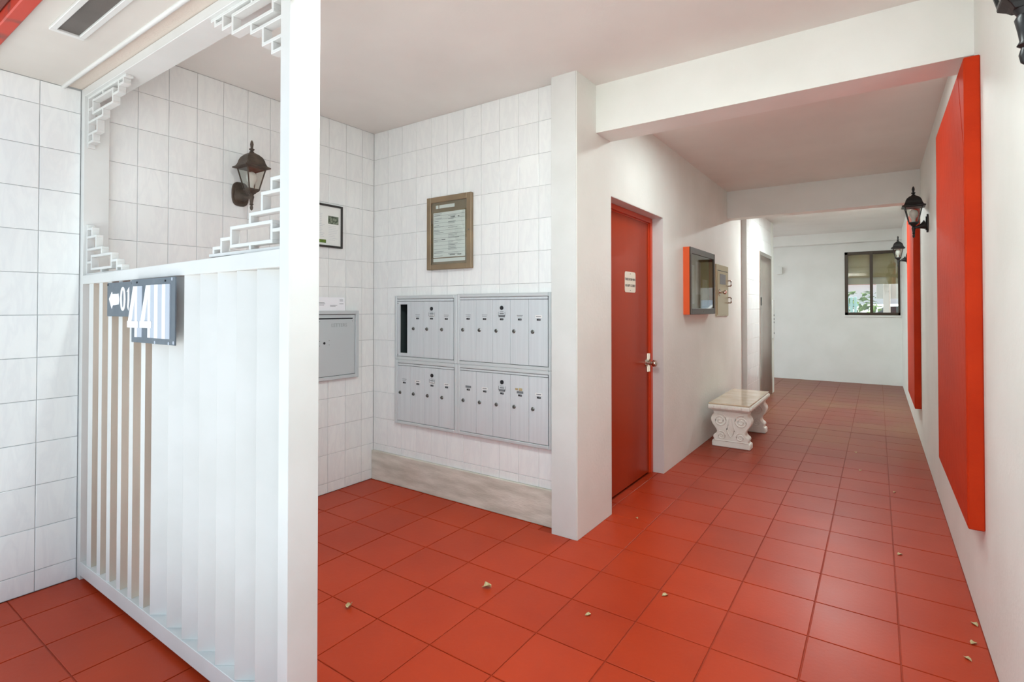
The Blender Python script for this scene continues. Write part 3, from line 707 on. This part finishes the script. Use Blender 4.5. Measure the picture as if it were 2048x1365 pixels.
# ================================================================== DIRECTORY BOARD
db_ = thing('directory_board', 'bronze framed directory board with white list above the mailboxes', 'notice board', (-2.435, YM, 1.845))
def D(mb, name, m, bevel=0, lab=None):
    for i, v in enumerate(mb.v): mb.v[i] = (v[0] + 2.435, v[1] - YM, v[2] - 1.845)
    o = mb.build(name, m, db_, bevel=bevel)
    if lab: tag(o, lab)
    return o
y0, y1 = YM - .028, YM
D(MB().box(-2.637, -2.598, y0, y1, 1.590, 2.102).box(-2.270, -2.230, y0, y1, 1.590, 2.102).box(-2.598, -2.270, y0, y1, 1.590, 1.628).box(-2.598, -2.270, y0, y1, 2.063, 2.102), 'frame', M['bronze'], .003)
D(MB().box(-2.598, -2.270, y0 + .012, y1 - .002, 1.628, 2.063), 'backing', M['bronze'])
D(MB().box(-2.580, -2.289, y0 + .010, y0 + .012, 1.676, 1.991).box(-2.580, -2.289, y0 + .010, y0 + .012, 1.645, 1.668), 'list_sheet', M['paper'])
D(MB().box(-2.556, -2.533, y0 + .010, y0 + .012, 2.020, 2.043).box(-2.524, -2.384, y0 + .010, y0 + .012, 2.020, 2.043), 'title_label', M['paper'])
pr = MB()
for k in range(11): pr.box(-2.575, -2.292, y0 + .0094, y0 + .0098, 1.969 - k * .0262, 1.9705 - k * .0262)
D(pr, 'ruled_lines', M['print'])
pr = MB(); random.seed(3)
for k in range(30):
    x = random.choice([-2.572, -2.44]); w = random.uniform(.03, .1); z = 1.982 - k * .0102
    pr.box(x, x + w, y0 + .0092, y0 + .0096, z - .0012, z + .0012)
D(pr, 'small_print', M['print'])
pr = MB()
for x, w, z in ((-2.418, .045, 1.952), (-2.352, .01, 1.952), (-2.50, .035, 1.80), (-2.425, .055, 1.690), (-2.355, .04, 1.690)):
    n = max(2, int(w / .007))
    for k in range(n): pr.box(x + k * .007, x + k * .007 + .005, y0 + .0090, y0 + .0094, z - .003, z + .003)
D(pr, 'bold_print', M['print_dark'])
D(MB().lathe([(.005, -.002), (.005, 0)], 10, (-2.25, y0, 1.85), 'Y'), 'lock', M['lock'])
D(MB().box(-2.598, -2.270, y0 + .0055, y0 + .0075, 1.628, 2.063), 'glass_cover', M['glass'])

# ================================================================== FRAMED NOTICE (left wall)
pf = thing('framed_notice', 'black framed printed notice on the tiled wall above the letterbox', 'picture', (XL, 2.26, 1.908))
def F(mb, name, m, bevel=0):
    for i, v in enumerate(mb.v): mb.v[i] = (v[0] - XL, v[1] - 2.26, v[2] - 1.908)
    return mb.build(name, m, pf, bevel=bevel)
fy0, fy1, fz0, fz1 = 2.06, 2.458, 1.755, 2.062
F(MB().box(XL, XL + .018, fy0, fy0 + .014, fz0, fz1).box(XL, XL + .018, fy1 - .014, fy1, fz0, fz1).box(XL, XL + .018, fy0 + .014, fy1 - .014, fz0, fz0 + .014).box(XL, XL + .018, fy0 + .014, fy1 - .014, fz1 - .014, fz1), 'frame', M['frame_black'], .002)
F(MB().box(XL, XL + .008, fy0 + .014, fy1 - .014, fz0 + .014, fz1 - .014), 'sheet', M['paper'])
F(MB().box(XL + .008, XL + .0086, 2.337, 2.425, 1.925, 1.982), 'photograph', M['photo_green'])
F(MB().box(XL + .008, XL + .0086, 2.20, 2.320, 1.785, 1.808), 'green_banner', M['hedge'])
pr = MB(); random.seed(5)
for k in range(14): pr.box(XL + .008, XL + .0084, 2.20, 2.31 - random.uniform(0, .03), 1.99 - k * .0125, 1.9915 - k * .0125)
for k in range(9): pr.box(XL + .008, XL + .0084, 2.34, 2.42 - random.uniform(0, .03), 1.91 - k * .0125, 1.9112 - k * .0125)
F(pr, 'small_print', M['sign_shade'])

# ================================================================== LETTERBOX
lb = thing('letterbox', 'grey steel outgoing letters box set in the tiled wall', 'letterbox', (XL, 2.42, 1.055))
def Lb(mb, name, m, par=None, bevel=0, smooth=False, lab=None):
    for i, v in enumerate(mb.v): mb.v[i] = (v[0] - XL, v[1] - 2.42, v[2] - 1.055)
    o = mb.build(name, m, par or lb, bevel=bevel, smooth=smooth)
    if lab: tag(o, lab)
    return o
ly0, ly1, lz0, lz1 = 2.222, 2.598, .806, 1.302
Lb(MB().box(XL, XL + .028, ly0, ly0 + .014, lz0, lz1).box(XL, XL + .028, ly1 - .030, ly1, lz0, lz1).box(XL, XL + .028, ly0 + .014, ly1 - .030, lz0, lz0 + .026).box(XL, XL + .034, ly0 + .014, ly1 - .030, lz1 - .026, lz1), 'box_frame', M['alu_frame'], bevel=.003)
Lb(MB().box(XL, XL + .014, ly0 + .014, ly1 - .03, lz0 + .026, lz1 - .026), 'box_back', M['gap'])
ld = Lb(MB().box(XL + .014, XL + .022, ly0 + .017, ly1 - .033, lz0 + .029, lz1 - .030), 'door', M['alu_frame'], bevel=.001)
Lb(MB().box(XL + .0221, XL + .0228, ly0 + .03, ly1 - .055, 1.240, 1.250), 'mail_slot', M['lock_dark'], ld)
me = text_mesh('LETTERS', .036, M['emboss']); o = link('lettering', me, ld); o.rotation_euler = (R(90), 0, R(90)); o.location = (.0228, 2.425 - 2.42, 1.196 - 1.055)
Lb(MB().lathe([(.009, .022), (.009, .0235)], 14, (XL, 2.300, 1.072), 'X'), 'lock', M['lock_dark'], ld)
for yy, zz in ((2.262, 1.087), (2.262, 1.055), (2.34, 1.09), (2.34, 1.058), (2.262, 1.225), (2.54, 1.225)): Lb(MB().lathe([(.0025, .022), (.0025, .0232)], 8, (XL, yy, zz), 'X'), 'screw', M['lock'], ld)
# envelope on top
ev = thing('envelope', 'white printed envelope standing on top of the grey letterbox', 'envelope', (XL + .022, 2.36, 1.3025))
evm = MB().box(-.0008, .0008, -.118, .118, 0, .097)
e1 = evm.build('sheet', M['paper_bright'], ev); e1.rotation_euler = (0, R(-8), 0)
pr = MB()
for yy, w, zz in ((-.10, .045, .055), (-.10, .05, .047), (-.10, .04, .039), (-.01, .06, .038), (-.01, .045, .030), (.075, .03, .078), (.075, .03, .070), (.07, .035, .048)): pr.box(.0008, .0012, yy, yy + w, zz, zz + .003)
e2 = pr.build('small_print', M['print'], ev); e2.rotation_euler = (0, R(-8), 0)

# ================================================================== NOTICE CASE + STEEL PANEL in the passage
nc = thing('notice_case', 'orange sided glass fronted notice case on the passage wall', 'notice board', (XC, 5.10, 1.56))
def Nn(mb, name, m, bevel=0, lab=None):
    for i, v in enumerate(mb.v): mb.v[i] = (v[0] - XC, v[1] - 5.10, v[2] - 1.56)
    o = mb.build(name, m, nc, bevel=bevel)
    if lab: tag(o, lab)
    return o
cy0, cy1, cz0, cz1 = 4.68, 5.53, 1.263, 1.862
Nn(MB().box(XC, XC + .055, cy0, cy0 + .012, cz0, cz1).box(XC, XC + .055, cy1 - .012, cy1, cz0, cz1).box(XC, XC + .055, cy0 + .012, cy1 - .012, cz0, cz0 + .012).box(XC, XC + .055, cy0 + .012, cy1 - .012, cz1 - .012, cz1), 'case_sides', M['orange'], .001)
w = .045
Nn(MB().box(XC + .050, XC + .064, cy0 + .001, cy0 + w, cz0, cz1).box(XC + .050, XC + .064, cy1 - w, cy1, cz0, cz1).box(XC + .050, XC + .064, cy0 + w, cy1 - w, cz0, cz0 + w + .01).box(XC + .050, XC + .064, cy0 + w, cy1 - w, cz1 - w - .01, cz1), 'front_frame', M['bronze_dark'], .002)
Nn(MB().box(XC, XC + .006, cy0 + .012, cy1 - .012, cz0 + .012, cz1 - .012), 'cork_back', M['blind'])
for a, b, c, d_ in ((4.80, 5.0, 1.36, 1.72), (5.05, 5.22, 1.45, 1.76), (5.28, 5.46, 1.34, 1.60)): Nn(MB().box(XC + .006, XC + .0075, a, b, c, d_), 'notice_sheet', M['paper'])
Nn(MB().box(XC + .054, XC + .057, cy0 + w - .01, cy1 - w + .01, cz0 + w, cz1 - w), 'glass_cover', M['glass_case'])
Nn(MB().lathe([(.006, .064), (.006, .068)], 10, (XC, 5.10, cz0 + .026), 'X'), 'lock', M['knob'])
sp_ = thing('steel_panel', 'satin steel intercom panel with grille and knob right of the notice case', 'panel', (XC, 6.08, 1.51))
def Sp(mb, name, m, bevel=0, smooth=False, lab=None):
    for i, v in enumerate(mb.v): mb.v[i] = (v[0] - XC, v[1] - 6.08, v[2] - 1.51)
    o = mb.build(name, m, sp_, bevel=bevel, smooth=smooth)
    if lab: tag(o, lab)
    return o
Sp(MB().box(XC, XC + .012, 5.80, 6.34, 1.235, 1.79), 'backplate', M['steel_brass'], .002)
Sp(MB().box(XC + .012, XC + .017, 5.83, 6.31, 1.25, 1.715), 'cover', M['steel_brass'], .001)
Sp(MB().box(XC + .017, XC + .019, 5.93, 6.18, 1.58, 1.69), 'speaker_grille', M['tag_grey'])
Sp(MB().box(XC + .012, XC + .0135, 5.84, 6.30, 1.722, 1.729), 'seam', M['lock_dark'])
Sp(MB().lathe([(.038, .017), (.038, .022), (.012, .026), (.011, .055), (.02, .06), (.028, .072), (.026, .086), (.012, .092)], 18, (XC, 5.91, 1.49), 'X'), 'knob', M['knob'], smooth=True)
for z in (1.60, 1.41):
    Sp(MB().tube([(XC + .012, 6.30, z + .03), (XC + .045, 6.30, z + .03), (XC + .05, 6.30, z + .025), (XC + .05, 6.30, z - .025), (XC + .045, 6.30, z - .03), (XC + .012, 6.30, z - .03)], .008, 8), 'pull_handle', M['steel'], smooth=True)

# ================================================================== BENCH
bn = thing('bench', 'ornate white cast stone bench with polished top by the passage wall', 'bench', (-1.145, 5.74, 0))
def leg_prof():
    h = [(.172, 0), (.172, .050), (.166, .056), (.150, .060), (.152, .072), (.160, .085), (.162, .098), (.154, .110), (.142, .118), (.128, .134), (.126, .150), (.134, .168), (.150, .19), (.168, .215), (.178, .24), (.180, .262), (.174, .285), (.162, .302), (.152, .312), (.156, .325), (.160, .345)]
    return h + [(-a, b) for a, b in reversed(h)]
def spiral(cx, cz, r0, turns, s, y):
    return [(cx + s * (r0 * (1 - u * .85)) * math.cos(u * turns * 6.283 + 1.2), y, cz + (r0 * (1 - u * .85)) * math.sin(u * turns * 6.283 + 1.2)) for u in [k / 28 for k in range(29)]]
for yy in (-.475, .335):
    MB().prism(leg_prof(), yy, yy + .12).build('leg', M['bench_stone'], bn, bevel=.007, smooth=True)
    cv = MB()
    for s in (-1, 1):
        cv.tube(spiral(s * .095, .255, .062, 2.1, s, yy - .001), .0065, 6)
        cv.tube(spiral(s * .085, .110, .042, 1.6, s, yy - .001), .0055, 6)
        cv.tube([(s * .012, yy - .001, .28), (s * .02, yy - .001, .22), (s * .035, yy - .001, .17), (s * .02, yy - .001, .13), (0, yy - .001, .10)], .006, 6)
    cv.tube([(-.16, yy, .062), (.16, yy, .062)], .004, 6)
    cv.build('carved_scrolls', M['bench_stone'], bn, smooth=True)
se = MB().box(-.170, .170, -.50, .50, .345, .362).box(-.194, .180, -.532, .532, .362, .407)
se.build('seat', M['bench_stone'], bn, bevel=.012, smooth=True, seg=3)
MB().box(-.190, .176, -.528, .528, .407, .420).build('seat_top', M['bench_top'], bn, bevel=.004, smooth=True)
rp_ = MB(); k = -.50
while k < .50:
    rp_.lathe([(.004, -.006), (.014, -.003), (.015, .004), (.005, .010)], 8, (.183, k, .385), 'X'); rp_.tube([(.184, k + .012, .370), (.184, k + .020, .400)], .006, 5); k += .034
k = -.15
while k < .16:
    rp_.lathe([(.004, -.009), (.014, -.006), (.016, .002)], 10, (k, -.532, .386), 'Y'); k += .062
tag(rp_.build('edge_moulding', M['bench_stone'], bn, smooth=True), kind='stuff')

# ================================================================== SOFFIT LIGHT
sl = thing('soffit_light', 'recessed rectangular light with smoked cover in the porch soffit', 'light', (-2.26, .685, 2.395))
x0, x1, y0, y1 = -.307, .32, -.034, .034
MB().box(x0 - .022, x0, y0 - .02, y1 + .02, -.012, 0).box(x1, x1 + .022, y0 - .02, y1 + .02, -.012, 0).box(x0, x1, y0 - .02, y0, -.012, 0).box(x0, x1, y1, y1 + .02, -.012, 0).build('frame', M['white_paint'], sl, bevel=.002)
MB().box(x0, x1, y0, y1, -.004, 0).build('smoked_cover', M['fixture_dark'], sl)

# ================================================================== ADDED FILL LIGHTS shaped as ceiling battens (unseen behind header and beams)
def batten(label, x, y, z, L, W, watts, col):
    t = thing('fill_batten', label, 'light', (x, y, z))
    MB().box(-L / 2, L / 2, -W / 2, W / 2, -.03, 0).build('housing', M['white_paint'], t, bevel=.003)
    MB().box(-L / 2 + .02, L / 2 - .02, -W / 2 + .01, W / 2 - .01, -.042, -.0301).build('diffuser', M['fill_diffuser'], t, bevel=.003)
    ld = bpy.data.lights.new('tube', 'AREA'); ld.shape = 'RECTANGLE'; ld.size = L - .06; ld.size_y = W - .03; ld.energy = watts; ld.color = col
    o = bpy.data.objects.new('fill_lamp', ld); C.objects.link(o); o.parent = t; o.location = (0, 0, -.0435)
    return t
M['fill_diffuser'] = mat('fill_diffuser', rgb(245, 245, 240), .5)
_b = M['fill_diffuser'].node_tree.nodes['Principled BSDF']; _b.inputs['Emission Color'].default_value = (1, .97, .92, 1); _b.inputs['Emission Strength'].default_value = 2
batten('added ceiling fill batten just inside the entry header of the lobby', -.85, 1.13, H, .9, .14, LOBBY_W, (.86, .99, 1))
batten('added ceiling fill batten in the passage just behind the first beam', -.53, 3.64, HC, .8, .16, PASS_W, (.86, .99, 1))
batten('added ceiling fill batten in the passage behind the second beam', -.50, 7.75, HC, .6, .16, FAR_W, (.86, .99, 1))

# ================================================================== DRY LEAVES
def leaf(x, y, r, rz, label, curl=.4, folded=False, n=9):
    mb = MB(); vs_ = [(0, 0, r * .25)]
    for k in range(n):
        a = 2 * math.pi * k / n; rr = r * (1 if k % 2 else .72) * random.uniform(.85, 1.1)
        vs_.append((rr * math.cos(a), rr * .7 * math.sin(a), r * curl * abs(math.sin(a)) * random.uniform(.6, 1.2)))
    up = [(a, b, c + .0012) for a, b, c in vs_]
    fs = [(0, k + 1, (k + 1) % n + 1) for k in range(n)]
    mb.add(vs_ + up, fs + [(n + 1 + f[0], n + 1 + f[2], n + 1 + f[1]) for f in fs] + [(k + 1, (k + 1) % n + 1, n + 2 + (k + 1) % n, n + 2 + k) for k in range(n)])
    o = mb.build('dry_leaf', M['leaf'], loc=(x, y, .001), rotz=rz)
    return tag(o, label, 'leaf')
leaf(-1.52, 1.989, .026, .6, 'curled pale green dry leaf on the red tiles below the pier', .8)
leaf(-1.923, 1.513, .022, 1.9, 'small cupped brown dry leaf on the red tiles near the screen', 1.0)
for (x, y, l_) in ((-1.25, 3.18, 'pale leaf scrap in front of the red door'), (-.811, 2.403, 'short pale leaf scrap between the pier and the right wall'), (-1.032, 2.062, 'brown leaf scrap on the tiles in front of the pier'),
                   (.091, 4.673, 'pale leaf scrap on the passage floor beside the large red panel'), (-.172, 5.757, 'tiny leaf scrap level with the far end of the bench'), (-.124, 5.141, 'tiny leaf scrap level with the near end of the bench'),
                   (.088, 3.514, 'leaf scrap below the large red panel'), (.325, 2.919, 'pale leaf scrap against the right wall base'), (.30, 2.751, 'longest pale leaf scrap near the right wall base'), (.27, 2.619, 'forked leaf scrap nearest the camera by the right wall')):
    leaf(x, y, .012 + .006 * random.random(), random.uniform(0, 3), l_, .3, n=6)
